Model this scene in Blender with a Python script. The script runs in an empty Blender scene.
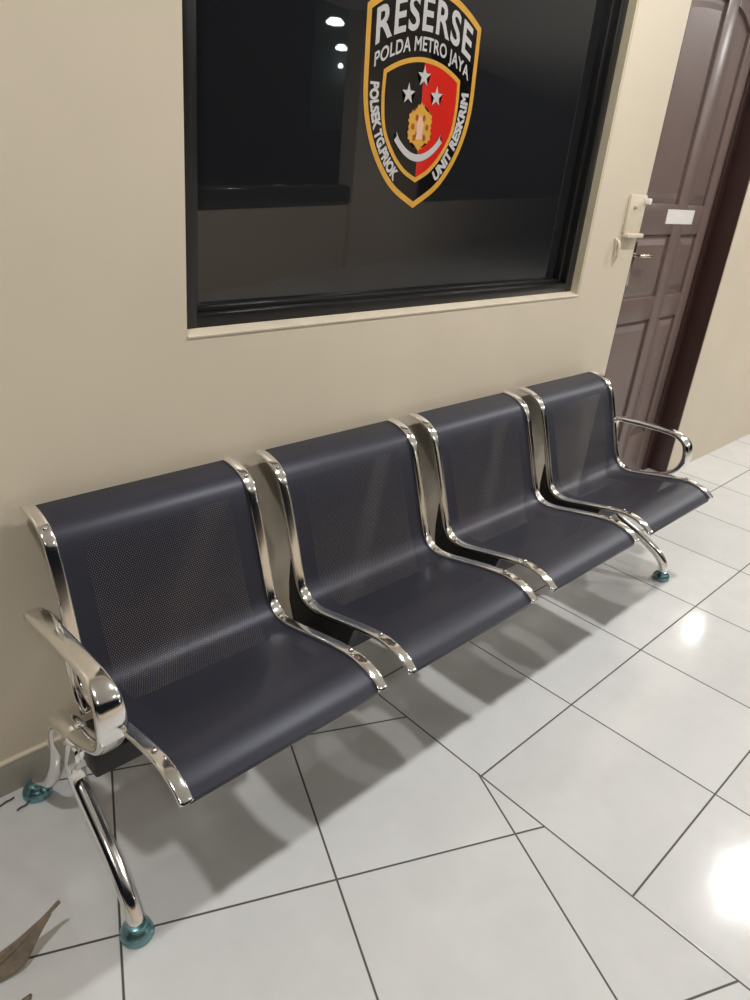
import bpy, bmesh, math, random
from mathutils import Vector, Matrix

random.seed(7)
scene = bpy.context.scene
COL = scene.collection
PI = math.pi

# ------------------------------------------------------------------ materials
def nodes_of(name):
    m = bpy.data.materials.new(name)
    m.use_nodes = True
    nt = m.node_tree
    return m, nt, nt.nodes['Principled BSDF']

def simple(name, col, rough=0.5, metal=0.0, spec=0.5, coat=0.0, noise=0.0, nscale=8.0, bump=0.0, bscale=60.0):
    m, nt, b = nodes_of(name)
    b.inputs['Base Color'].default_value = (*col, 1)
    b.inputs['Roughness'].default_value = rough
    b.inputs['Metallic'].default_value = metal
    b.inputs['Specular IOR Level'].default_value = spec
    b.inputs['Coat Weight'].default_value = coat
    tc = nt.nodes.new('ShaderNodeTexCoord')
    if noise > 0:
        n = nt.nodes.new('ShaderNodeTexNoise')
        n.inputs['Scale'].default_value = nscale
        n.inputs['Detail'].default_value = 4
        nt.links.new(tc.outputs['Object'], n.inputs['Vector'])
        r = nt.nodes.new('ShaderNodeMapRange')
        r.inputs['From Min'].default_value = 0.3
        r.inputs['From Max'].default_value = 0.7
        r.inputs['To Min'].default_value = 1 - noise
        r.inputs['To Max'].default_value = 1 + noise
        nt.links.new(n.outputs['Fac'], r.inputs['Value'])
        mx = nt.nodes.new('ShaderNodeVectorMath'); mx.operation = 'SCALE'
        mx.inputs[0].default_value = col
        nt.links.new(r.outputs['Result'], mx.inputs['Scale'])
        nt.links.new(mx.outputs['Vector'], b.inputs['Base Color'])
    if bump > 0:
        n2 = nt.nodes.new('ShaderNodeTexNoise')
        n2.inputs['Scale'].default_value = bscale
        n2.inputs['Detail'].default_value = 3
        nt.links.new(tc.outputs['Object'], n2.inputs['Vector'])
        bp = nt.nodes.new('ShaderNodeBump')
        bp.inputs['Strength'].default_value = bump
        bp.inputs['Distance'].default_value = 0.002
        nt.links.new(n2.outputs['Fac'], bp.inputs['Height'])
        nt.links.new(bp.outputs['Normal'], b.inputs['Normal'])
    return m

M = {}
M['wall'] = simple('cream_wall_paint', (0.665, 0.585, 0.462), 0.42, spec=0.35, noise=0.035, nscale=2.2, bump=0.06, bscale=35)
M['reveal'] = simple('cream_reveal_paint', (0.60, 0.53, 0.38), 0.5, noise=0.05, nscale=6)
M['sill'] = simple('pale_sill_paint', (0.69, 0.615, 0.48), 0.45, noise=0.06, nscale=14)
M['base'] = simple('grey_beige_skirting', (0.42, 0.385, 0.32), 0.3, noise=0.06, nscale=5)
M['ceiling'] = simple('white_ceiling', (0.72, 0.70, 0.66), 0.8, noise=0.02)
M['parapet'] = simple('beige_parapet_paint', (0.72, 0.62, 0.50), 0.6, noise=0.04, nscale=2)
M['cap'] = simple('dark_stone_cap', (0.05, 0.043, 0.037), 0.09, noise=0.15, nscale=20)
M['frame'] = simple('black_window_frame', (0.011, 0.0105, 0.011), 0.3, spec=0.4, noise=0.1)
M['glass'] = simple('dark_tinted_glass', (0.0125, 0.0132, 0.0150), 0.015, spec=0.85, noise=0.05, nscale=1)
M['chrome'] = simple('polished_chrome', (0.86, 0.85, 0.83), 0.12, metal=1.0, noise=0.03, nscale=9)
M['black'] = simple('black_coated_steel', (0.014, 0.013, 0.013), 0.5, noise=0.1)
M['teal'] = simple('teal_blue_metal', (0.20, 0.38, 0.42), 0.27, metal=0.9, noise=0.1, nscale=30)
M['screw'] = simple('screw_steel', (0.62, 0.60, 0.57), 0.2, metal=1.0, noise=0.05)
M['door'] = simple('brown_door_paint', (0.165, 0.118, 0.106), 0.33, spec=0.5, noise=0.10, nscale=3)
M['door_dark'] = simple('dark_brown_frame_paint', (0.050, 0.024, 0.020), 0.35, noise=0.08, nscale=4)
M['brass'] = simple('pale_brass', (0.72, 0.62, 0.48), 0.22, metal=1.0, noise=0.05)
M['paper'] = simple('white_paper', (0.74, 0.72, 0.70), 0.6, noise=0.02)
M['white'] = simple('off_white_plastic', (0.69, 0.61, 0.475), 0.4, noise=0.03)
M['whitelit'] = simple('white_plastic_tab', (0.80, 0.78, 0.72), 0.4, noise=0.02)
M['leaf'] = simple('dry_leaf_brown', (0.21, 0.165, 0.12), 0.75, noise=0.3, nscale=40, bump=0.4, bscale=80)
M['twig'] = simple('dry_twig_brown', (0.12, 0.09, 0.065), 0.8, noise=0.2, nscale=60)
# emblem vinyls: smooth, so they carry the same window reflections as the pane
M['vblack'] = simple('emblem_black', (0.007, 0.006, 0.006), 0.03, noise=0.02)
M['vgold'] = simple('emblem_gold', (0.60, 0.32, 0.055), 0.10, noise=0.06, nscale=30)
M['vred'] = simple('emblem_red', (0.55, 0.022, 0.014), 0.06, noise=0.04, nscale=12)
M['vwhite'] = simple('emblem_white', (0.50, 0.485, 0.48), 0.12, noise=0.03, nscale=30)
M['vpink'] = simple('emblem_pale', (0.66, 0.42, 0.30), 0.12, noise=0.05)
M['vbrown'] = simple('emblem_brown', (0.33, 0.09, 0.02), 0.12, noise=0.05)
M['far'] = simple('pale_green_far_wall', (0.30, 0.38, 0.36), 0.7, noise=0.05)

def emissive(name, col, strength):
    m, nt, b = nodes_of(name)
    b.inputs['Base Color'].default_value = (*col, 1)
    b.inputs['Emission Color'].default_value = (*col, 1)
    b.inputs['Emission Strength'].default_value = strength
    return m
M['lamp'] = emissive('lamp_diffuser', (1.0, 0.95, 0.87), 6.0)
M['globe'] = emissive('globe_glass', (1.0, 0.98, 0.95), 26.0)
M['farlamp'] = emissive('far_lamp_diffuser', (0.95, 1.0, 0.97), 28.0)

def math_node(nt, op, a, b=None, c=None):
    n = nt.nodes.new('ShaderNodeMath'); n.operation = op
    for i, v in enumerate((a, b, c)):
        if v is None: continue
        if isinstance(v, (int, float)): n.inputs[i].default_value = v
        else: nt.links.new(v, n.inputs[i])
    return n.outputs[0]

# floor: two tile layouts that meet along x = 1.346 (the corridor bends there)
def floor_material():
    m, nt, b = nodes_of('glossy_white_floor_tiles')
    tc = nt.nodes.new('ShaderNodeTexCoord')
    sp = nt.nodes.new('ShaderNodeSeparateXYZ')
    nt.links.new(tc.outputs['Object'], sp.inputs[0])
    X, Y = sp.outputs[0], sp.outputs[1]
    def mn(*a): return math_node(nt, *a)
    S = 0.457
    A = math.radians(-24.6)
    dx = mn('SUBTRACT', X, 0.835); dy = mn('SUBTRACT', Y, 0.782)
    u1 = mn('ADD', mn('MULTIPLY', dx, math.cos(A)), mn('MULTIPLY', dy, math.sin(A)))
    v1 = mn('ADD', mn('MULTIPLY', dx, -math.sin(A)), mn('MULTIPLY', dy, math.cos(A)))
    u2 = mn('SUBTRACT', X, 1.346); v2 = mn('SUBTRACT', Y, 0.760)
    sx = mn('SUBTRACT', X, mn('ADD', 1.346, mn('MULTIPLY', mn('SUBTRACT', Y, 0.76), 0.03)))
    right = mn('GREATER_THAN', sx, 0.0)
    def mix(a, c): return mn('ADD', mn('MULTIPLY', a, mn('SUBTRACT', 1.0, right)), mn('MULTIPLY', c, right))
    u = mn('DIVIDE', mix(mn('MULTIPLY', mn('SUBTRACT', u1, 0.004), 0.457/0.466), u2), S); v = mn('DIVIDE', mix(v1, v2), S)
    def dist(c):
        f = mn('FRACT', c)
        return mn('MINIMUM', f, mn('SUBTRACT', 1.0, f))
    ownseam = mn('MULTIPLY', right, mn('LESS_THAN', X, 1.45))
    d = mn('MULTIPLY', mn('MINIMUM', mn('ADD', dist(u), ownseam), dist(v)), S)
    seam = mn('ABSOLUTE', sx)
    d = mn('MINIMUM', d, seam)
    grout = nt.nodes.new('ShaderNodeMapRange')
    grout.inputs['From Min'].default_value = 0.0018
    grout.inputs['From Max'].default_value = 0.0032
    grout.inputs['To Min'].default_value = 1.0
    grout.inputs['To Max'].default_value = 0.0
    nt.links.new(d, grout.inputs['Value'])
    # one random value per tile
    comb = nt.nodes.new('ShaderNodeCombineXYZ')
    nt.links.new(mn('FLOOR', u), comb.inputs[0]); nt.links.new(mn('FLOOR', v), comb.inputs[1]); nt.links.new(right, comb.inputs[2])
    wn = nt.nodes.new('ShaderNodeTexWhiteNoise'); wn.noise_dimensions = '3D'
    nt.links.new(comb.outputs[0], wn.inputs['Vector'])
    noise = nt.nodes.new('ShaderNodeTexNoise'); noise.inputs['Scale'].default_value = 5.0
    noise.inputs['Detail'].default_value = 6; noise.inputs['Distortion'].default_value = 0.8
    nt.links.new(tc.outputs['Object'], noise.inputs['Vector'])
    dirt = nt.nodes.new('ShaderNodeTexNoise'); dirt.inputs['Scale'].default_value = 22.0
    dirt.inputs['Detail'].default_value = 5
    nt.links.new(tc.outputs['Object'], dirt.inputs['Vector'])
    val = mn('ADD', mn('MULTIPLY', mn('SUBTRACT', noise.outputs['Fac'], 0.5), 0.16),
             mn('MULTIPLY', mn('SUBTRACT', wn.outputs['Value'], 0.5), 0.05))
    val = mn('ADD', val, mn('MULTIPLY', mn('SUBTRACT', dirt.outputs['Fac'], 0.5), 0.07))
    val = mn('ADD', val, 1.0)
    sc = nt.nodes.new('ShaderNodeVectorMath'); sc.operation = 'SCALE'
    sc.inputs[0].default_value = (0.685, 0.69, 0.69)
    nt.links.new(val, sc.inputs['Scale'])
    mixc = nt.nodes.new('ShaderNodeMix'); mixc.data_type = 'RGBA'
    nt.links.new(grout.outputs['Result'], mixc.inputs['Factor'])
    nt.links.new(sc.outputs['Vector'], mixc.inputs['A'])
    mixc.inputs['B'].default_value = (0.075, 0.068, 0.06, 1)
    nt.links.new(mixc.outputs['Result'], b.inputs['Base Color'])
    rr = mn('ADD', mn('MULTIPLY', grout.outputs['Result'], 0.5), mn('ADD', 0.085, mn('MULTIPLY', dirt.outputs['Fac'], 0.06)))
    nt.links.new(rr, b.inputs['Roughness'])
    b.inputs['Specular IOR Level'].default_value = 0.5
    bp = nt.nodes.new('ShaderNodeBump'); bp.inputs['Strength'].default_value = 0.25; bp.inputs['Distance'].default_value = 0.002
    hgt = mn('ADD', mn('MULTIPLY', grout.outputs['Result'], -1.0), mn('MULTIPLY', noise.outputs['Fac'], 0.25))
    nt.links.new(hgt, bp.inputs['Height'])
    nt.links.new(bp.outputs['Normal'], b.inputs['Normal'])
    return m
M['floor'] = floor_material()

# perforated sheet: real see-through holes on a metric UV map
def perforated():
    m, nt, b = nodes_of('perforated_dark_sheet')
    b.inputs['Base Color'].default_value = (0.021, 0.021, 0.031, 1)
    b.inputs['Roughness'].default_value = 0.42
    b.inputs['Specular Tint'].default_value = (0.82, 0.86, 1.0, 1)
    b.inputs['Specular IOR Level'].default_value = 0.5
    def mn(*a): return math_node(nt, *a)
    uv = nt.nodes.new('ShaderNodeUVMap'); uv.uv_map = 'UVMap'
    sp = nt.nodes.new('ShaderNodeSeparateXYZ'); nt.links.new(uv.outputs[0], sp.inputs[0])
    U, V = sp.outputs[0], sp.outputs[1]       # metres across, metres along the sheet
    p = 0.0056; q = p * math.sqrt(3)
    def lattice(ou, ov):
        fu = mn('MULTIPLY', mn('SUBTRACT', mn('FRACT', mn('ADD', mn('DIVIDE', U, p), ou)), 0.5), p)
        fv = mn('MULTIPLY', mn('SUBTRACT', mn('FRACT', mn('ADD', mn('DIVIDE', V, q), ov)), 0.5), q)
        return mn('SQRT', mn('ADD', mn('MULTIPLY', fu, fu), mn('MULTIPLY', fv, fv)))
    dd = mn('MINIMUM', lattice(0.0, 0.0), lattice(0.5, 0.5))
    hole = mn('LESS_THAN', dd, 0.00095)
    inside = mn('MULTIPLY', mn('GREATER_THAN', U, 0.050), mn('LESS_THAN', U, 0.419))
    inside = mn('MULTIPLY', inside, mn('MULTIPLY', mn('GREATER_THAN', V, 0.135), mn('LESS_THAN', V, 0.710)))
    hole = mn('MULTIPLY', hole, inside)
    tr = nt.nodes.new('ShaderNodeBsdfTransparent')
    ms = nt.nodes.new('ShaderNodeMixShader')
    nt.links.new(hole, ms.inputs[0]); nt.links.new(b.outputs[0], ms.inputs[1]); nt.links.new(tr.outputs[0], ms.inputs[2])
    nt.links.new(ms.outputs[0], nt.nodes['Material Output'].inputs[0])
    return m
M['sheet'] = perforated()

# ------------------------------------------------------------------ helpers
def obj(name, bm, mat, parent=None, smooth=False, angle=None):
    bmesh.ops.recalc_face_normals(bm, faces=bm.faces)
    me = bpy.data.meshes.new(name)
    bm.to_mesh(me); bm.free()
    me.materials.append(mat)
    if smooth:
        for p in me.polygons: p.use_smooth = True
        if angle is not None:
            me.set_sharp_from_angle(angle=math.radians(angle))
    o = bpy.data.objects.new(name, me)
    COL.objects.link(o)
    if parent is not None:
        o.parent = parent
        o.matrix_parent_inverse = Matrix.Identity(4)
    return o

def empty(name, loc=(0, 0, 0), parent=None):
    o = bpy.data.objects.new(name, None)
    o.empty_display_size = 0.05
    o.location = loc
    COL.objects.link(o)
    if parent: o.parent = parent
    return o

def tag(o, label, cat, group=None):
    o['label'] = label; o['category'] = cat
    if group: o['group'] = group
    return o

def struct(o):
    o['kind'] = 'structure'
    return o

def add_box(bm, a, b, bevel=0.0, seg=2):
    x0, y0, z0 = a; x1, y1, z1 = b
    vs = [bm.verts.new(v) for v in ((x0,y0,z0),(x1,y0,z0),(x1,y1,z0),(x0,y1,z0),(x0,y0,z1),(x1,y0,z1),(x1,y1,z1),(x0,y1,z1))]
    fs = [bm.faces.new([vs[i] for i in f]) for f in ((0,3,2,1),(4,5,6,7),(0,1,5,4),(1,2,6,5),(2,3,7,6),(3,0,4,7))]
    if bevel > 0:
        es = list({e for f in fs for e in f.edges})
        bmesh.ops.bevel(bm, geom=es, offset=bevel, segments=seg, profile=0.5, affect='EDGES')

def catmull(pts, n=6, closed=False):
    P = [Vector(p) for p in pts]
    out = []
    N = len(P)
    rng = range(N if closed else N - 1)
    for i in rng:
        if closed:
            p0, p1, p2, p3 = P[i-1], P[i], P[(i+1) % N], P[(i+2) % N]
        else:
            p1, p2 = P[i], P[i+1]
            p0 = P[i-1] if i > 0 else p1 * 2 - p2
            p3 = P[i+2] if i + 2 < N else p2 * 2 - p1
        for k in range(n):
            t = k / n
            out.append(0.5 * ((2*p1) + (-p0+p2)*t + (2*p0-5*p1+4*p2-p3)*t*t + (-p0+3*p1-3*p2+p3)*t**3))
    if not closed: out.append(P[-1])
    return out

def superellipse(w, h, n=16, e=4.0):
    pts = []
    for i in range(n):
        a = 2*PI*(i + 0.5)/n
        c, s = math.cos(a), math.sin(a)
        pts.append((0.5*w*math.copysign(abs(c)**(2/e), c), 0.5*h*math.copysign(abs(s)**(2/e), s)))
    return pts

def sweep(bm, path, w, h, side=Vector((1, 0, 0)), e=4.0, n=16, closed=False, scale=None, taper_ends=0.0):
    """sweep a rounded section along path; section width lies along side"""
    P = [Vector(p) for p in path]; N = len(P); rings = []
    for i in range(N):
        if closed: T = P[(i+1) % N] - P[i-1]
        else: T = P[min(i+1, N-1)] - P[max(i-1, 0)]
        T.normalize()
        S = (side - T * side.dot(T)).normalized()
        Nn = T.cross(S)
        ww, hh = (w, h)
        if scale:
            a, b = scale(i/(N-1)); ww *= a; hh *= b
        rings.append([bm.verts.new(P[i] + S*x + Nn*y) for x, y in superellipse(ww, hh, n, e)])
    for i in range(N if closed else N-1):
        A, B = rings[i], rings[(i+1) % N]
        for k in range(n):
            bm.faces.new((A[k], A[(k+1) % n], B[(k+1) % n], B[k]))
    if not closed:
        for R, sgn, i in ((rings[0], -1, 0), (rings[-1], 1, N-1)):
            # softly domed end cap
            c = sum((v.co for v in R), Vector())/n
            T = (P[1]-P[0]).normalized()*-1 if i == 0 else (P[-1]-P[-2]).normalized()
            R2 = [bm.verts.new(c + (v.co-c)*0.82 + T*min(w, h)*0.22) for v in R]
            for k in range(n):
                bm.faces.new((R[k], R[(k+1) % n], R2[(k+1) % n], R2[k]))
            bm.faces.new(R2)

def tube(bm, path, r, n=16, rad=None):
    sweep(bm, path, 2*r, 2*r, e=2.0, n=n, scale=rad)

def lathe(bm, prof, c=(0, 0, 0), n=28):
    rings = []
    for r, z in prof:
        if r < 1e-5: rings.append([bm.verts.new((c[0], c[1], c[2]+z))])
        else: rings.append([bm.verts.new((c[0]+r*math.cos(2*PI*k/n), c[1]+r*math.sin(2*PI*k/n), c[2]+z)) for k in range(n)])
    for A, B in zip(rings, rings[1:]):
        for k in range(n):
            a = A[k % len(A)]; a2 = A[(k+1) % len(A)]; b2 = B[(k+1) % len(B)]; b = B[k % len(B)]
            vs = []
            for v in (a, a2, b2, b):
                if v not in vs: vs.append(v)
            if len(vs) > 2: bm.faces.new(vs)

def prism_x(bm, poly, x0, x1):
    A = [bm.verts.new((x0, y, z)) for y, z in poly]; B = [bm.verts.new((x1, y, z)) for y, z in poly]
    bm.faces.new(A); bm.faces.new(list(reversed(B)))
    for i in range(len(poly)):
        j = (i+1) % len(poly)
        bm.faces.new((A[i], B[i], B[j], A[j]))

def prism_y(bm, poly, y0, y1):
    A = [bm.verts.new((x, y0, z)) for x, z in poly]; B = [bm.verts.new((x, y1, z)) for x, z in poly]
    bm.faces.new(A); bm.faces.new(list(reversed(B)))
    for i in range(len(poly)):
        j = (i+1) % len(poly)
        bm.faces.new((A[i], A[j], B[j], B[i]))

# ------------------------------------------------------------------ camera
WY = 1.485                         # front face of the corridor wall
cam_d = bpy.data.cameras.new('camera')
cam = bpy.data.objects.new('camera', cam_d)
COL.objects.link(cam)
right = Vector((0.71111531, -0.69688664, 0.09308074))
down = Vector((-0.24007243, -0.36511399, -0.89947596))
fwd = Vector((0.66081786, 0.61728501, -0.42694142))
R = Matrix((right, -down, -fwd)).transposed().to_4x4()
cam.matrix_world = Matrix.Translation((0, 0, 1.5)) @ R
cam_d.sensor_fit = 'VERTICAL'
cam_d.sensor_height = 36.0
cam_d.lens = 36.0*737.14/1000
cam_d.clip_start = 0.02
scene.camera = cam

# ------------------------------------------------------------------ setting
CEIL = 3.0
XL, XR = -3.2, 20.0
WX0, WX1, WZ0, WZ1 = 0.9035, 2.606, 1.071, 2.42    # window opening
DX0, DX1, DZ1 = 2.967, 3.975, 2.36                # door opening
TH = 0.20
def par_y(x): return -2.02 - 0.364*x             # opposite parapet line

bm = bmesh.new()
vs = [bm.verts.new(p) for p in ((XL, par_y(XL)-0.2, 0), (XR, par_y(XR)-0.2, 0), (XR, WY+TH, 0), (XL, WY+TH, 0))]
bm.faces.new(vs)
ret = bmesh.ops.extrude_face_region(bm, geom=bm.faces[:])
bmesh.ops.translate(bm, verts=[v for v in ret['geom'] if isinstance(v, bmesh.types.BMVert)], vec=(0, 0, -0.12))
struct(obj('floor', bm, M['floor']))

bm = bmesh.new()
vs = [bm.verts.new(p) for p in ((XL, par_y(XL)-0.2, CEIL), (XR, par_y(XR)-0.2, CEIL), (XR, WY+TH, CEIL), (XL, WY+TH, CEIL))]
bm.faces.new(vs)
ret = bmesh.ops.extrude_face_region(bm, geom=bm.faces[:])
bmesh.ops.translate(bm, verts=[v for v in ret['geom'] if isinstance(v, bmesh.types.BMVert)], vec=(0, 0, 0.12))
struct(obj('ceiling', bm, M['ceiling']))

bm = bmesh.new()
for a, b in (((XL, 0), (WX0, CEIL)), ((WX0, 0), (WX1, WZ0)), ((WX0, WZ1), (WX1, CEIL)), ((WX1, 0), (DX0, CEIL)),
             ((DX0, DZ1), (DX1, CEIL)), ((DX1, 0), (XR, CEIL))):
    add_box(bm, (a[0], WY, a[1]), (b[0], WY+TH, b[1]))
struct(obj('wall_back', bm, M['wall']))

# skirting, a tile band that stops at the door
bm = bmesh.new()
prism_x(bm, [(WY, 0), (WY-0.010, 0), (WY-0.010, 0.088), (WY-0.007, 0.092), (WY, 0.094)], XL, DX0)
struct(obj('baseboard_back', bm, M['base']))
bm = bmesh.new()
prism_x(bm, [(WY, 0.094), (WY-0.011, 0.093), (WY-0.011, 0.098), (WY-0.006, 0.101), (WY, 0.101)], XL, DX0)
struct(obj('trim_highlight', bm, M['sill']))  # pale strip paints in the light caught by the skirting's top edge

# wall behind the door and window keeps the rooms dark
bm = bmesh.new(); add_box(bm, (XL, WY+TH+0.001, 0), (XR, WY+TH+0.05, CEIL)); struct(obj('wall_inner', bm, M['frame']))

# opposite parapet, its dark cap and one column: open corridor at night
ang = math.atan2(-0.364, 1.0)
Rp = Matrix.Translation((0, par_y(0), 0)) @ Matrix.Rotation(ang, 4, 'Z')
bm = bmesh.new(); add_box(bm, (-4.0, -0.16, 0), (24.0, 0, 0.81)); bm.transform(Rp)
struct(obj('wall_front', bm, M['parapet']))
bm = bmesh.new(); add_box(bm, (-4.0, -0.19, 0.81), (24.0, 0.03, 1.05), 0.06, 6); bm.transform(Rp)
struct(obj('trim_2', bm, M['cap'], smooth=True, angle=40))
bm = bmesh.new(); add_box(bm, (7.64, -0.16, 0), (9.85, 0.06, CEIL)); bm.transform(Rp)
struct(obj('column', bm, M['parapet']))

# a lit wing far across the yard, seen only as a faint mirror image in the pane
bm = bmesh.new(); add_box(bm, (-0.65, 0, -2.2), (1.3, 0.1, 1.25))
bm.transform(Matrix.Translation((14.1, -12.8, 4.05)) @ Matrix.Rotation(math.radians(49), 4, 'Z'))
struct(obj('wall_far', bm, M['far']))

# ------------------------------------------------------------------ window
win = struct(empty('window_1', ((WX0+WX1)/2, WY+0.05, WZ0)))
def wobj(name, bm, mat, parent=None, **k):
    bm.transform(Matrix.Translation(-win.location))
    return obj(name, bm, mat, parent or win, **k)
FY = WY+0.030; GY = WY+0.078
fx0, fx1, fz0, fz1 = WX0+0.001, WX1-0.011, WZ0+0.011, WZ1-0.001
fw = 0.062
bm = bmesh.new()
def frame_ring(bm, x0, x1, z0, z1, w, y0, y1, bev):
    add_box(bm, (x0, y0, z0), (x0+w, y1, z1), bev)
    add_box(bm, (x1-w, y0, z0), (x1, y1, z1), bev)
    add_box(bm, (x0+w-0.004, y0+0.0005, z0), (x1-w+0.004, y1, z0+w*0.72), bev)
    add_box(bm, (x0+w-0.004, y0+0.0005, z1-w*0.72), (x1-w+0.004, y1, z1), bev)
frame_ring(bm, fx0, fx1, fz0, fz1, fw*0.72, FY, GY+0.03, 0.003)
wobj('window_frame', bm, M['frame'], smooth=True, angle=35)
bm = bmesh.new()
frame_ring(bm, fx0+fw*0.62, fx1-fw*0.62, fz0+fw*0.42, fz1-fw*0.42, 0.026, FY+0.022, GY+0.02, 0.004)
wobj('glazing_bead', bm, M['frame'], smooth=True, angle=35)
bm = bmesh.new(); add_box(bm, (fx0+0.03, GY, fz0+0.03), (fx1-0.03, GY+0.006, fz1-0.03))
wobj('window_pane', bm, M['glass'])
# painted reveal strips and sloping sill lip round the recess
bm = bmesh.new()
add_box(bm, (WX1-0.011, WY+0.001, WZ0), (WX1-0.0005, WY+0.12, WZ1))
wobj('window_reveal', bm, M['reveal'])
bm = bmesh.new()
prism_x(bm, [(WY+0.12, WZ0-0.002), (WY-0.003, WZ0-0.002), (WY-0.004, WZ0+0.002), (WY+0.0, WZ0+0.004), (WY+0.032, WZ0+0.0115), (WY+0.12, WZ0+0.0115)], WX0+0.001, WX1-0.001)
wobj('window_sill', bm, M['sill'])

# ------------------------------------------------------------------ emblem on the pane
K = (GY)/(1.515)
EM = Vector((1.642*K, GY-0.0006, 1.5+(1.60-1.5)*K))
EROT = math.radians(2.0)
emb = tag(empty('shield_emblem', EM), 'gold-edged black and red police shield emblem with white lettering on dark window', 'emblem')
emb.rotation_euler = (0, -EROT, 0)
SC = K
def layer(name, polys, level, mat, parent=None):
    """flat vinyl layer: polys are 2-D outlines in emblem metres"""
    bm = bmesh.new()
    y = -0.0004*level
    for poly in polys:
        vs = [bm.verts.new((x*SC, y, z*SC)) for x, z in poly]
        f = bm.faces.new(vs)
    bmesh.ops.triangulate(bm, faces=bm.faces[:], quad_method='BEAUTY', ngon_method='EAR_CLIP')
    bm.normal_update()
    for f in bm.faces:
        if f.normal.y > 0: f.normal_flip()
    me = bpy.data.meshes.new(name); bm.to_mesh(me); bm.free(); me.materials.append(mat)
    o = bpy.data.objects.new(name, me); COL.objects.link(o); o.parent = parent or emb
    return o

def shield(corner, top, a, sidepts, n=14):
    half = []
    w = corner
    pts = [(w*i/n, top - a*(w*i/n)**2) for i in range(0, n+1)]
    side = catmull([(pts[-1][0], 0, pts[-1][1])] + [(x, 0, z) for x, z in sidepts], 5)
    pts = pts + [(p.x, p.z) for p in side[1:]]
    left = [(-x, z) for x, z in reversed(pts[1:-1])]
    return pts + left

def inset_poly(poly, d):
    n = len(poly); out = []
    area = sum(poly[i][0]*poly[(i+1) % n][1]-poly[(i+1) % n][0]*poly[i][1] for i in range(n))
    sg = 1 if area > 0 else -1
    for i in range(n):
        p0 = Vector(poly[i-1]); p1 = Vector(poly[i]); p2 = Vector(poly[(i+1) % n])
        e1 = (p1-p0).normalized(); e2 = (p2-p1).normalized()
        n1 = Vector((-e1.y, e1.x))*sg; n2 = Vector((-e2.y, e2.x))*sg
        b = (n1+n2)
        b = b/max(b.length_squared/2, 0.35)
        out.append(tuple(p1 + b*d))
    return out
def ring(poly, d):
    inn = inset_poly(poly, d); n = len(poly)
    return [[poly[i], poly[(i+1) % n], inn[(i+1) % n], inn[i]] for i in range(n)]

outer = shield(0.216, 0.289, 1.5, [(0.216, 0.12), (0.213, 0.017), (0.190, -0.064), (0.147, -0.135), (0.088, -0.192), (0.0, -0.238)])
inner = shield(0.149, 0.129, 1.8, [(0.151, 0.022), (0.139, -0.047), (0.101, -0.105), (0.054, -0.146), (0.0, -0.171)])
layer('emblem_backing', [outer], 0, M['vblack'])
layer('outer_border', ring(outer, 0.0155), 2, M['vgold'])
layer('inner_field', [inner], 1, M['vblack'])
redp = [(x, z) for x, z in inner if x >= -1e-6]
layer('red_half', [redp], 2, M['vred'])
layer('inner_border', ring(inner, 0.0115), 3, M['vgold'])

def text_mesh(s, offset=0.02, spc=1.0):
    cu = bpy.data.curves.new('lettering', 'FONT')
    cu.body = s; cu.size = 1.0; cu.space_character = spc; cu.offset = offset; cu.fill_mode = 'FRONT'; cu.resolution_u = 4
    o = bpy.data.objects.new('lettering', cu); COL.objects.link(o)
    dg = bpy.context.evaluated_depsgraph_get(); dg.update()
    ev = o.evaluated_get(dg)
    me = bpy.data.meshes.new_from_object(ev)
    COL.objects.unlink(o); bpy.data.objects.remove(o); bpy.data.curves.remove(cu)
    return me

def warp_text(name, s, fn, level, mat, offset=0.03, spc=1.0):
    me = text_mesh(s, offset, spc)
    bm = bmesh.new(); bm.from_mesh(me); bpy.data.meshes.remove(me)
    bmesh.ops.triangulate(bm, faces=bm.faces[:])
    bmesh.ops.subdivide_edges(bm, edges=[e for e in bm.edges if e.calc_length() > 0.25], cuts=2, use_grid_fill=False)
    bmesh.ops.triangulate(bm, faces=bm.faces[:])
    xs = [v.co.x for v in bm.verts]; ys = [v.co.y for v in bm.verts]
    x0, x1 = min(xs), max(xs)
    y0 = max(min(ys), -0.06); y1 = max(ys)
    for v in bm.verts:
        u = (v.co.x-x0)/(x1-x0); t = (v.co.y-y0)/(y1-y0)
        x, z = fn(u, t)
        v.co = Vector((x*SC, -0.0004*level, z*SC))
    bm.normal_update()
    for f in bm.faces:
        if f.normal.y > 0: f.normal_flip()
    m2 = bpy.data.meshes.new(name); bm.to_mesh(m2); bm.free(); m2.materials.append(mat)
    o = bpy.data.objects.new(name, m2); COL.objects.link(o); o.parent = emb
    return o

def arc_fn(half, b0, ba, t0, ta):
    def f(u, t):
        x = (2*u-1)*half
        zb = b0-ba*x*x; zt = t0-ta*x*x
        return x, zb+(zt-zb)*t
    return f
warp_text('large_lettering', 'RESERSE', arc_fn(0.183, 0.186, 1.5, 0.264, 1.5), 2, M['vwhite'], 0.022, 1.12)
warp_text('small_lettering', 'POLDA METRO JAYA', arc_fn(0.183, 0.141, 1.55, 0.175, 1.6), 2, M['vwhite'], 0.022, 1.06)
def path_fn(base, top):
    B = catmull([(x, 0, z) for x, z in base], 12); T = catmull([(x, 0, z) for x, z in top], 12)
    def at(P, u):
        L = [0]
        for a, b in zip(P, P[1:]): L.append(L[-1]+(b-a).length)
        s = u*L[-1]
        for i in range(len(P)-1):
            if s <= L[i+1] or i == len(P)-2:
                k = (s-L[i])/max(L[i+1]-L[i], 1e-9); return P[i].lerp(P[i+1], k)
    def f(u, t):
        p = at(B, u).lerp(at(T, u), t); return p.x, p.z
    return f
lb = [(-0.193, 0.060), (-0.190, 0.010), (-0.168, -0.062), (-0.130, -0.126), (-0.086, -0.170)]
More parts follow.
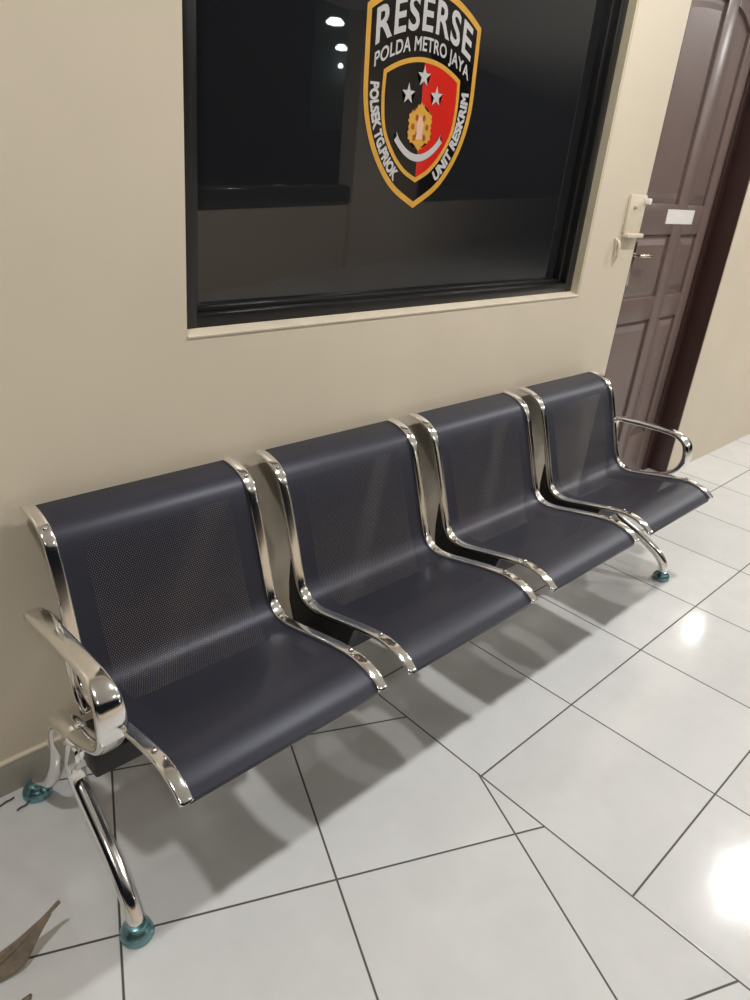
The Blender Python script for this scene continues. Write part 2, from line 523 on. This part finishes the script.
lt = [(-0.161, 0.060), (-0.158, 0.012), (-0.139, -0.052), (-0.106, -0.106), (-0.068, -0.145)]
warp_text('side_lettering', 'POLSEK TG.PRIOK', path_fn(lb, lt), 2, M['vwhite'], 0.055)
rb = [(-x, z) for x, z in reversed(lb)]; rt = [(-x, z) for x, z in reversed(lt)]
warp_text('side_lettering', 'UNIT RESKRIM', path_fn(rb, rt), 2, M['vwhite'], 0.055)

def star(cx, cz, r):
    return [(cx+(r if k % 2 == 0 else r*0.40)*math.sin(k*PI/5), cz+(r if k % 2 == 0 else r*0.40)*math.cos(k*PI/5)) for k in range(10)]
for cx, cz in ((0.002, 0.086), (-0.053, 0.042), (0.057, 0.043)):
    layer('star', [star(cx, cz, 0.026)], 4, M['vwhite'])
bc = (0.001, -0.033)
badge = []
for k in range(48):
    a = 2*PI*k/48
    r = 1 + 0.07*math.cos(6*a) + 0.05*math.cos(24*a)
    badge.append((bc[0]+0.047*r*math.sin(a), bc[1]+0.053*r*math.cos(a)))
bd = layer('badge', [badge], 4, M['vgold'])
dots = []
for ax, az in ((-0.014, 0.022), (0.014, 0.022), (-0.028, 0.0), (0.028, 0.0), (-0.020, -0.026), (0.020, -0.026)):
    dots.append([(bc[0]+ax+0.0065*math.cos(t*PI/5), bc[1]+az+0.008*math.sin(t*PI/5)) for t in range(10)])
layer('badge_dots', dots, 5, M['vbrown'], bd)
fig = [(-0.006, 0.026), (0.006, 0.026), (0.009, 0.016), (0.015, 0.006), (0.012, -0.02), (0.014, -0.03), (-0.014, -0.03), (-0.012, -0.02), (-0.015, 0.006), (-0.009, 0.016)]
layer('badge_figure', [[(bc[0]+x, bc[1]+z) for x, z in fig]], 5, M['vpink'], bd)
rib = []
n = 18
up = [(-0.076+0.152*i/n, -0.100+6.0*(-0.076+0.152*i/n)**2) for i in range(n+1)]
lo = [(x*1.05, z-0.018) for x, z in up]
tailR = [(0.096, -0.068), (0.086, -0.058), (0.090, -0.047)]
tailL = [(-x, z) for x, z in reversed(tailR)]
layer('ribbon', [lo + tailR + list(reversed(up)) + tailL], 6, M['vwhite'])

# ------------------------------------------------------------------ door
door = struct(empty('door_1', ((DX0+DX1)/2, WY+0.12, 0)))
def dobj(name, bm, mat, parent=None, **k):
    bm.transform(Matrix.Translation(-door.location))
    return obj(name, bm, mat, parent or door, **k)
LY = 1.600
lx0, lx1, lz0, lz1 = 3.045, 3.905, 0.008, 2.285
bm = bmesh.new()
def jamb_x(x0, x1):
    add_box(bm, (x0, LY-0.012, 0), (x1, WY+TH, DZ1-0.001), 0.004)
jamb_x(DX0+0.001, lx0-0.003); jamb_x(lx1+0.003, DX1-0.001)
add_box(bm, (DX1-0.009, WY+0.0015, 0), (DX1-0.001, LY-0.010, DZ1-0.001), 0.002)
add_box(bm, (DX0+0.001, WY+0.0015, 0), (DX0+0.009, LY-0.010, DZ1-0.001), 0.002)
add_box(bm, (lx0-0.003, WY+0.004, lz1+0.004), (lx1+0.003, WY+TH, DZ1-0.001), 0.004)
dobj('door_frame', bm, M['door_dark'], smooth=True, angle=35)
colA = (3.165, 3.528); colB = (3.632, 3.815)
rows = ((0.25, 0.885), (0.995, 1.275), (1.405, None))
def arch(x): return 2.19-(1.3 if x > 3.58 else 0.25)*(x-3.58)**2
bm = bmesh.new()
add_box(bm, (lx0, LY+0.014, lz0), (lx1, LY+0.045, lz1))
def bar(x0, x1, z0, z1): add_box(bm, (x0, LY, z0), (x1, LY+0.02, z1), 0.004)
bar(lx0, colA[0], lz0, lz1); bar(colA[1], colB[0], lz0, lz1); bar(colB[1], lx1, lz0, lz1)
for c in (colA, colB):
    bar(c[0]-0.002, c[1]+0.002, lz0, rows[0][0]); bar(c[0]-0.002, c[1]+0.002, rows[0][1], rows[1][0]); bar(c[0]-0.002, c[1]+0.002, rows[1][1], rows[2][0])
    m_ = 10
    xs = [c[0]-0.002+(c[1]-c[0]+0.004)*i/m_ for i in range(m_+1)]
    prism_y(bm, [(x, arch(x)) for x in xs] + [(xs[-1], lz1), (xs[0], lz1)], LY, LY+0.02)
leaf = dobj('door_leaf', bm, M['door'], smooth=True, angle=35)
def panel(c, z0, z1):
    bm = bmesh.new()
    g, sl = 0.022, 0.045
    def loop(d, y):
        x0, x1 = c[0]+d, c[1]-d
        k = 8
        top = [(x1+(x0-x1)*i/k, (arch(x1+(x0-x1)*i/k) if z1 is None else z1)-d) for i in range(k+1)]
        return [bm.verts.new((x, y, z)) for x, z in [(x0, z0+d), (x1, z0+d)] + top]
    l0 = loop(g*0.3, LY+0.0142); l1 = loop(g, LY+0.0115); l2 = loop(sl, LY+0.002)
    for A, B in ((l0, l1), (l1, l2)):
        for i in range(len(A)):
            j = (i+1) % len(A); bm.faces.new((A[i], A[j], B[j], B[i]))
    bm.faces.new(l2)
    return dobj('panel', bm, M['door'], leaf)
for c in (colA, colB):
    for z0, z1 in rows: panel(c, z0, z1)
# lever handle on a back plate
bm = bmesh.new()
add_box(bm, (3.170, LY-0.008, 1.06), (3.205, LY+0.001, 1.25), 0.003)
hd = dobj('handle', bm, M['brass'], leaf, smooth=True, angle=35)
bm = bmesh.new()
lev = catmull([(3.187, LY-0.006, 1.195), (3.187, LY-0.040, 1.195), (3.205, LY-0.050, 1.195), (3.235, LY-0.051, 1.194), (3.268, LY-0.048, 1.190)], 6)
sweep(bm, lev, 0.016, 0.020, side=Vector((0, 0, 1)), e=2.4)
# a lever that belongs to the plate mesh of the handle
me_l = bmesh.new(); me_l.from_mesh(hd.data)
bm.transform(Matrix.Translation(-door.location))
tmp = bpy.data.meshes.new('lever'); bm.to_mesh(tmp); bm.free()
for p in tmp.polygons: p.use_smooth = True
me_l.from_mesh(tmp); bpy.data.meshes.remove(tmp)
bmesh.ops.recalc_face_normals(me_l, faces=me_l.faces); me_l.to_mesh(hd.data); me_l.free()

bm = bmesh.new(); add_box(bm, (3.432, LY-0.0022, 1.322), (3.712, LY-0.0004, 1.384))
st = obj('paper_label', bm, M['paper'])
tag(st, 'blank white paper strip stuck across the middle of the brown door', 'sticker')

# ------------------------------------------------------------------ white bracket on the wall by the door
br = tag(empty('wall_bracket', (2.9, WY, 1.29)), 'small off-white wall bracket with two tabs beside the brown door', 'bracket')
def bobj(name, bm, mat, **k):
    bm.transform(Matrix.Translation(-br.location)); return obj(name, bm, mat, br, **k)
bm = bmesh.new(); add_box(bm, (2.832, WY-0.012, 1.300), (2.958, WY-0.0002, 1.440), 0.003); bobj('back_plate', bm, M['white'], smooth=True, angle=35)
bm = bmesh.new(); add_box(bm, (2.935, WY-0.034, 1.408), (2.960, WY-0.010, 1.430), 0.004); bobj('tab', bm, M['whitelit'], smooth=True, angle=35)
bm = bmesh.new(); add_box(bm, (2.835, WY-0.032, 1.284), (2.959, WY-0.0002, 1.300), 0.004); bobj('shelf', bm, M['white'], smooth=True, angle=35)
bm = bmesh.new(); tube(bm, [(2.868, WY-0.010, 1.394), (2.868, WY-0.022, 1.394)], 0.006); bobj('knob', bm, M['base'], smooth=True)
bm = bmesh.new()
hk = catmull([(2.795, WY-0.002, 1.278), (2.795, WY-0.02, 1.262), (2.797, WY-0.024, 1.235), (2.80, WY-0.020, 1.215), (2.81, WY-0.012, 1.212), (2.822, WY-0.012, 1.225), (2.822, WY-0.004, 1.262)], 6)
tube(bm, hk, 0.006); bobj('hook', bm, M['white'], smooth=True)

# ------------------------------------------------------------------ bench
X0, PITCH, SW = 0.5146, 0.595, 0.4688
bench = tag(empty('waiting_bench', (X0+1.5*PITCH+SW/2, 1.2, 0)), 'four-seat dark perforated steel waiting bench with chrome rails and armrests against the wall', 'bench')
BO = Matrix.Translation(-bench.location)
def pobj(name, bm, mat, parent=None, **k):
    bm.transform(BO)
    return obj(name, bm, mat, parent or bench, **k)

PROF = [(0.850, 0.420), (0.872, 0.436), (0.905, 0.4485), (0.945, 0.4535), (1.00, 0.447), (1.05, 0.437), (1.10, 0.426), (1.15, 0.415), (1.19, 0.410),
        (1.225, 0.416), (1.253, 0.440), (1.275, 0.490), (1.30, 0.565), (1.328, 0.645), (1.346, 0.692), (1.364, 0.724), (1.392, 0.744), (1.425, 0.754), (1.460, 0.757)]
prof3 = [Vector((0, y, z)) for y, z in PROF]
fine = catmull(prof3, 5)

def offset_profile(P, d):
    out = []
    for i in range(len(P)):
        T = (P[min(i+1, len(P)-1)]-P[max(i-1, 0)]).normalized()
        Nn = Vector((0, -T.z, T.y))
        out.append(P[i]+Nn*d)
    return out

def make_seat(i):
    x0 = X0+i*PITCH
    # bent sheet, metric UVs: u across, v from the front edge to the top of the back
    bm = bmesh.new(); uvl = bm.loops.layers.uv.new('UVMap')
    P = offset_profile(fine, -0.001)
    nx = 6; rows_ = []; L = 0; Ls = []
    for k, p in enumerate(P):
        if k: L += (P[k]-P[k-1]).length
        Ls.append(L)
        rows_.append([bm.verts.new((x0-0.006+(SW+0.012)*j/nx, p.y, p.z)) for j in range(nx+1)])
    for k in range(len(P)-1):
        for j in range(nx):
            f = bm.faces.new((rows_[k][j], rows_[k][j+1], rows_[k+1][j+1], rows_[k+1][j]))
            for lp, (jj, kk) in zip(f.loops, ((j, k), (j+1, k), (j+1, k+1), (j, k+1))):
                lp[uvl].uv = (-0.006+(SW+0.012)*jj/nx, Ls[kk])
    seat = pobj('seat', bm, M['sheet'], smooth=True)
    # folded lips at the front edge and the top edge
    bm = bmesh.new()
    for (y, z), (y2, z2) in (((0.850, 0.418), (0.857, 0.408)), ((1.460, 0.755), (1.462, 0.746))):
        bm = bmesh.new()
        sweep(bm, [(x0-0.004, (y+y2)/2, (z+z2)/2), (x0+SW+0.004, (y+y2)/2, (z+z2)/2)], 0.004, 0.012, side=Vector((0, 1, 0)), n=12)
        pobj('sheet_lip', bm, M['sheet_solid'], seat, smooth=True)
    for s in (0, 1):
        xc = x0-0.0145 if s == 0 else x0+SW+0.0135
        bm = bmesh.new()
        sweep(bm, [Vector((xc, p.y, p.z)) for p in offset_profile(fine, 0.0015)], 0.028, 0.012, e=4.0, n=20)
        pobj('side_rail', bm, M['chrome'], seat, smooth=True, angle=60)
        # domed screws at the front bend and under the roll of the back
        for y, z, ny, nz in ((0.958, 0.4605, 0.03, 1), (1.375, 0.742, -0.6, 0.8)):
            bm = bmesh.new(); c = Vector((xc, y, z))
            sp_ = bmesh.ops.create_uvsphere(bm, u_segments=14, v_segments=8, radius=0.0068)
            bmesh.ops.translate(bm, verts=sp_['verts'], vec=c)
            pobj('screw', bm, M['screw'], seat, smooth=True)
        if i == 0 and s == 0: continue        # the near armrest post stands here instead
        # black bracket plate that carries the rail on the beam
        xb0, xb1 = xc-0.012, xc+0.012
        under = [(p.y, p.z) for p in offset_profile(fine, -0.0075) if 1.03 <= p.y <= 1.292]
        poly = under + [(1.293, 0.44), (1.288, 0.39), (1.268, 0.335), (1.235, 0.302), (1.10, 0.302), (1.06, 0.352)]
        bm = bmesh.new(); prism_x(bm, poly, xb0, xb1)
        pobj('bracket', bm, M['black'], seat)
    return seat
M['sheet_solid'] = simple('dark_sheet_edge', (0.015, 0.0155, 0.025), 0.36, noise=0.03)
for i in range(4): make_seat(i)

# cross beam
BX0, BX1 = 0.448, 2.82
bm = bmesh.new(); add_box(bm, (BX0, 1.105, 0.304), (BX1, 1.215, 0.362), 0.006)
pobj('beam', bm, M['black'], smooth=True, angle=40)

# D-shaped armrests
def make_arm(xc, lean):
    """lean: sideways shift of the top of the arm relative to its foot"""
    pts = [(1.318, 0.592), (1.20, 0.603), (1.09, 0.606), (1.045, 0.600), (1.010, 0.578), (0.996, 0.538), (1.002, 0.495), (1.028, 0.455), (1.075, 0.425),
           (1.13, 0.402), (1.19, 0.385), (1.235, 0.370)]
    path = [Vector((xc, y, z)) for y, z in pts]
    bm = bmesh.new()
    P = catmull(path, 8)
    def sc(t):
        f = math.exp(-((t-0.46)/0.16)**2)
        g = max(0.0, (t-0.72)/0.28); return (0.90+0.38*f, 0.95+0.35*f+0.45*g)
    sweep(bm, P, 0.046, 0.021, e=3.2, n=22, scale=sc)
    a = pobj('armrest', bm, M['chrome'], smooth=True, angle=60)
    bm = bmesh.new()
    post = catmull([(xc+lean*0.1, 1.308, 0.592), (xc+lean*0.45, 1.312, 0.570), (xc+lean*0.95, 1.302, 0.52), (xc+lean, 1.286, 0.455), (xc+lean, 1.266, 0.405), (xc+lean, 1.235, 0.365)], 6)
    sweep(bm, post, 0.030, 0.017, e=3.0, n=18)
    pobj('armrest_post', bm, M['chrome'], a, smooth=True, angle=60)
    return a
AXL, AXR = 0.440, 2.826
make_arm(AXL, 0.054); make_arm(AXR, -0.030)

FOOT = [(0.0, 0.0), (0.0315, 0.0), (0.034, 0.004), (0.034, 0.011), (0.031, 0.019), (0.026, 0.026), (0.020, 0.031), (0.019, 0.036), (0.012, 0.039), (0.0, 0.040)]
def make_leg(path, foot, r0, r1):
    bm = bmesh.new()
    def sc(t):
        k = r0+(r1-r0)*t
        return (k/0.02, k/0.02)
    sweep(bm, catmull(path, 7), 0.040, 0.040, e=2.3, n=20, scale=sc)
    l = pobj('leg', bm, M['chrome'], smooth=True, angle=60)
    bm = bmesh.new(); lathe(bm, FOOT, foot)
    pobj('foot', bm, M['teal'], l, smooth=True, angle=50)
# frame at the near end
make_leg([(0.440, 1.175, 0.362), (0.441, 1.188, 0.325), (0.442, 1.196, 0.285), (0.443, 1.188, 0.245), (0.444, 1.150, 0.210), (0.444, 1.060, 0.142), (0.442, 0.990, 0.080), (0.441, 0.958, 0.036)],
         (0.441, 0.954, 0), 0.021, 0.0165)
make_leg([(0.440, 1.160, 0.388), (0.440, 1.205, 0.382), (0.439, 1.242, 0.368), (0.438, 1.262, 0.335), (0.438, 1.268, 0.280), (0.437, 1.285, 0.215), (0.436, 1.330, 0.130), (0.435, 1.385, 0.080), (0.435, 1.420, 0.056), (0.435, 1.434, 0.036)],
         (0.435, 1.434, 0), 0.0245, 0.011)
# frame at the door end
make_leg([(2.735, 1.215, 0.335), (2.738, 1.208, 0.270), (2.745, 1.175, 0.215), (2.770, 1.085, 0.168), (2.793, 1.005, 0.118), (2.806, 0.962, 0.072), (2.809, 0.953, 0.034)],
         (2.809, 0.952, 0), 0.020, 0.0165)
make_leg([(2.735, 1.225, 0.330), (2.750, 1.262, 0.300), (2.770, 1.300, 0.225), (2.790, 1.350, 0.145), (2.805, 1.400, 0.075), (2.809, 1.422, 0.034)],
         (2.809, 1.430, 0), 0.020, 0.015)
# collar where the legs clamp round the beam end
for xa, xb in ((0.424, 0.462), (2.715, 2.762)):
    bm = bmesh.new()
    prism_x(bm, [(1.135, 0.372), (1.20, 0.378), (1.255, 0.366), (1.272, 0.335), (1.268, 0.300), (1.225, 0.286), (1.165, 0.286), (1.130, 0.330)], xa, xb)
    bmesh.ops.bevel(bm, geom=bm.edges[:], offset=0.008, segments=3, affect='EDGES')
    pobj('clamp', bm, M['chrome'], smooth=True, angle=60)

# ------------------------------------------------------------------ litter on the floor
def dry_leaf(name, outline, ridge, mat, stem=None):
    """outline: 3-D rim points; ridge: 3-D midrib from base to tip"""
    bm = bmesh.new()
    A, B = outline
    nA = len(ridge)
    ra = [bm.verts.new(p) for p in A]; rc = [bm.verts.new(p) for p in ridge]; rb = [bm.verts.new(p) for p in B]
    for i in range(nA-1):
        bm.faces.new((ra[i], ra[i+1], rc[i+1], rc[i])); bm.faces.new((rc[i], rc[i+1], rb[i+1], rb[i]))
    bmesh.ops.subdivide_edges(bm, edges=bm.edges[:], cuts=2, use_grid_fill=True, smooth=0.6)
    bmesh.ops.remove_doubles(bm, verts=bm.verts[:], dist=0.0004)
    for _ in range(3): bmesh.ops.smooth_vert(bm, verts=bm.verts[:], factor=0.5, use_axis_x=True, use_axis_y=True, use_axis_z=True)
    bmesh.ops.solidify(bm, geom=bm.faces[:], thickness=0.0012)
    return obj(name, bm, mat, None, smooth=True)
ridge = [(0.150, 1.045, 0.010), (0.190, 1.050, 0.022), (0.235, 1.050, 0.034), (0.280, 1.052, 0.060), (0.318, 1.051, 0.086)]
ea = [(0.150, 1.085, 0.012), (0.195, 1.078, 0.024), (0.240, 1.066, 0.044), (0.283, 1.060, 0.068), (0.318, 1.054, 0.088)]
eb = [(0.150, 1.040, 0.003), (0.200, 1.028, 0.003), (0.246, 1.020, 0.004), (0.278, 1.037, 0.046), (0.319, 1.049, 0.085)]
lf = empty('dry_leaf', (0.2, 1.04, 0))
tag(lf, 'curled brown dry leaf on the floor in front of the left bench leg, tip raised', 'leaf')
blade = dry_leaf('blade', (ea, eb), ridge, M['leaf']); blade.data.transform(Matrix.Translation((-0.2, -1.04, 0))); blade.parent = lf
bm = bmesh.new(); tube(bm, catmull([(0.175, 1.05, 0.020), (0.235, 1.053, 0.038), (0.285, 1.055, 0.064), (0.330, 1.053, 0.094)], 5), 0.004, n=10)
bm.transform(Matrix.Translation((-0.2, -1.04, 0))); obj('midrib', bm, M['leaf'], lf, smooth=True)
r2 = [(0.165, 0.935, 0.004), (0.195, 0.950, 0.016), (0.220, 0.964, 0.012), (0.236, 0.974, 0.003)]
a2 = [(0.160, 0.943, 0.002), (0.190, 0.962, 0.010), (0.216, 0.972, 0.008), (0.236, 0.975, 0.002)]
b2 = [(0.170, 0.927, 0.002), (0.203, 0.941, 0.008), (0.228, 0.958, 0.006), (0.237, 0.973, 0.002)]
tag(dry_leaf('dry_leaf', (a2, b2), r2, M['leaf']), 'small brown leaf scrap at the very bottom edge below the large curled leaf', 'leaf')
def crumb(pts, r, label):
    bm = bmesh.new(); tube(bm, catmull(pts, 5), r, n=8); tag(obj('dry_twig', bm, M['twig'], smooth=True), label, 'twig')
crumb([(0.378, 1.411, 0.0025), (0.388, 1.414, 0.0035), (0.396, 1.413, 0.003), (0.406, 1.418, 0.002)], 0.0024, 'tiny brown twig crumb on the tile just before the rear bench foot')
crumb([(0.350, 1.448, 0.002), (0.366, 1.451, 0.004), (0.376, 1.450, 0.005), (0.386, 1.454, 0.003)], 0.0022, 'thin bent twig lying against the skirting at the left edge')

# ------------------------------------------------------------------ lights
def lamp(x, y, power, i):
    t = tag(empty('ceiling_light', (x, y, CEIL)), ['round ceiling lamp over the near end of the bench', 'round ceiling lamp over the middle of the bench',
            'round ceiling lamp past the brown door', 'round ceiling lamp furthest down the corridor', 'added unseen fill lamp near the parapet opposite the bench', 'added unseen fill lamp near the parapet by the broad column', 'added unseen fill lamp at the far end of the parapet', 'added unseen fill lamp behind the viewer, nearest the corridor bend'][i], 'lamp', 'round ceiling lamps along the corridor')
    bm = bmesh.new(); lathe(bm, [(0.0, 0.0), (0.135, 0.0), (0.14, -0.01), (0.14, -0.03), (0.125, -0.035), (0.122, -0.03)]); obj('lamp_rim', bm, M['white'], t, smooth=True, angle=40)
    bm = bmesh.new(); lathe(bm, [(0.122, -0.026), (0.08, -0.032), (0.0, -0.034)]); obj('diffuser', bm, M['lamp'], t, smooth=True)
    ld = bpy.data.lights.new('ceiling_light_source', 'AREA'); ld.shape = 'DISK'; ld.size = 0.15; ld.energy = power; ld.color = (1.0, 0.98, 0.95)
    lo = bpy.data.objects.new('ceiling_light_source', ld); lo.location = (0, 0, -0.04); COL.objects.link(lo); lo.parent = t
for i, (x, y, p) in enumerate(((-0.25, 0.42, 25), (2.18, 0.42, 36), (4.68, 0.42, 38), (7.1, 0.42, 40), (2.6, -1.9, 11), (5.0, -2.5, 27), (9.5, -2.4, 60), (-0.6, -1.3, 11))):  # lamps at negative y are unseen fills added to brighten parapet and floor
    lamp(x, y, p, i)
for (x, y, z), r, lb_ in (((8.75, -6.9, 3.2), 0.14, 'topmost and largest of three lamp glints mirrored in the window beside the emblem'),
                       ((10.95, -9.2, 3.2), 0.115, 'middle one of three lamp glints mirrored in the window beside the emblem'),
                       ((13.85, -12.45, 3.27), 0.06, 'lowest and faintest of three lamp glints mirrored in the window beside the emblem')):
    bm = bmesh.new(); lathe(bm, [(0.0, 0.06), (r*0.6, 0.05), (r, 0.0), (r*0.9, -0.03), (0.0, -0.05)], (0, 0, 0))
    o = obj('far_lamp', bm, M['farlamp'], None, smooth=True); o.location = (x, y, z)
    tag(o, lb_, 'lamp', 'lamps across the dark yard')
ld = bpy.data.lights.new('far_wall_fill', 'POINT'); ld.energy = 60; ld.shadow_soft_size = 0.2; ld.color = (0.9, 1.0, 0.97)
lo = bpy.data.objects.new('far_wall_fill', ld); lo.location = (14.75, -11.3, 4.2); COL.objects.link(lo)  # unseen light without a fixture, added to brighten the far wall

# lamp fixed to the wall beyond the door: its glint lies on the tiles near the far bench leg
t = tag(empty('wall_lamp', (5.2, WY, 1.55)), 'small white globe lamp on the wall past the brown door', 'lamp')
bm = bmesh.new(); add_box(bm, (-0.05, -0.02, -0.07), (0.05, -0.0002, 0.07), 0.006); obj('lamp_base', bm, M['white'], t, smooth=True, angle=40)
bm = bmesh.new(); lathe(bm, [(0.0, -0.075), (0.03, -0.065), (0.05, -0.035), (0.055, 0.0), (0.05, 0.035), (0.03, 0.065), (0.0, 0.075)], (0, -0.066, 0)); obj('globe', bm, M['globe'], t, smooth=True)

# ------------------------------------------------------------------ world and view
w = bpy.data.worlds.new('night'); scene.world = w; w.use_nodes = True
bgn = w.node_tree.nodes['Background']
bgn.inputs['Color'].default_value = (0.35, 0.42, 0.55, 1); bgn.inputs['Strength'].default_value = 0.012
scene.view_settings.view_transform = 'Standard'
scene.view_settings.look = 'None'
scene.view_settings.exposure = -0.07
scene.cycles.use_denoising = True
scene.cycles.max_bounces = 10
scene.cycles.diffuse_bounces = 5
scene.cycles.transparent_max_bounces = 16
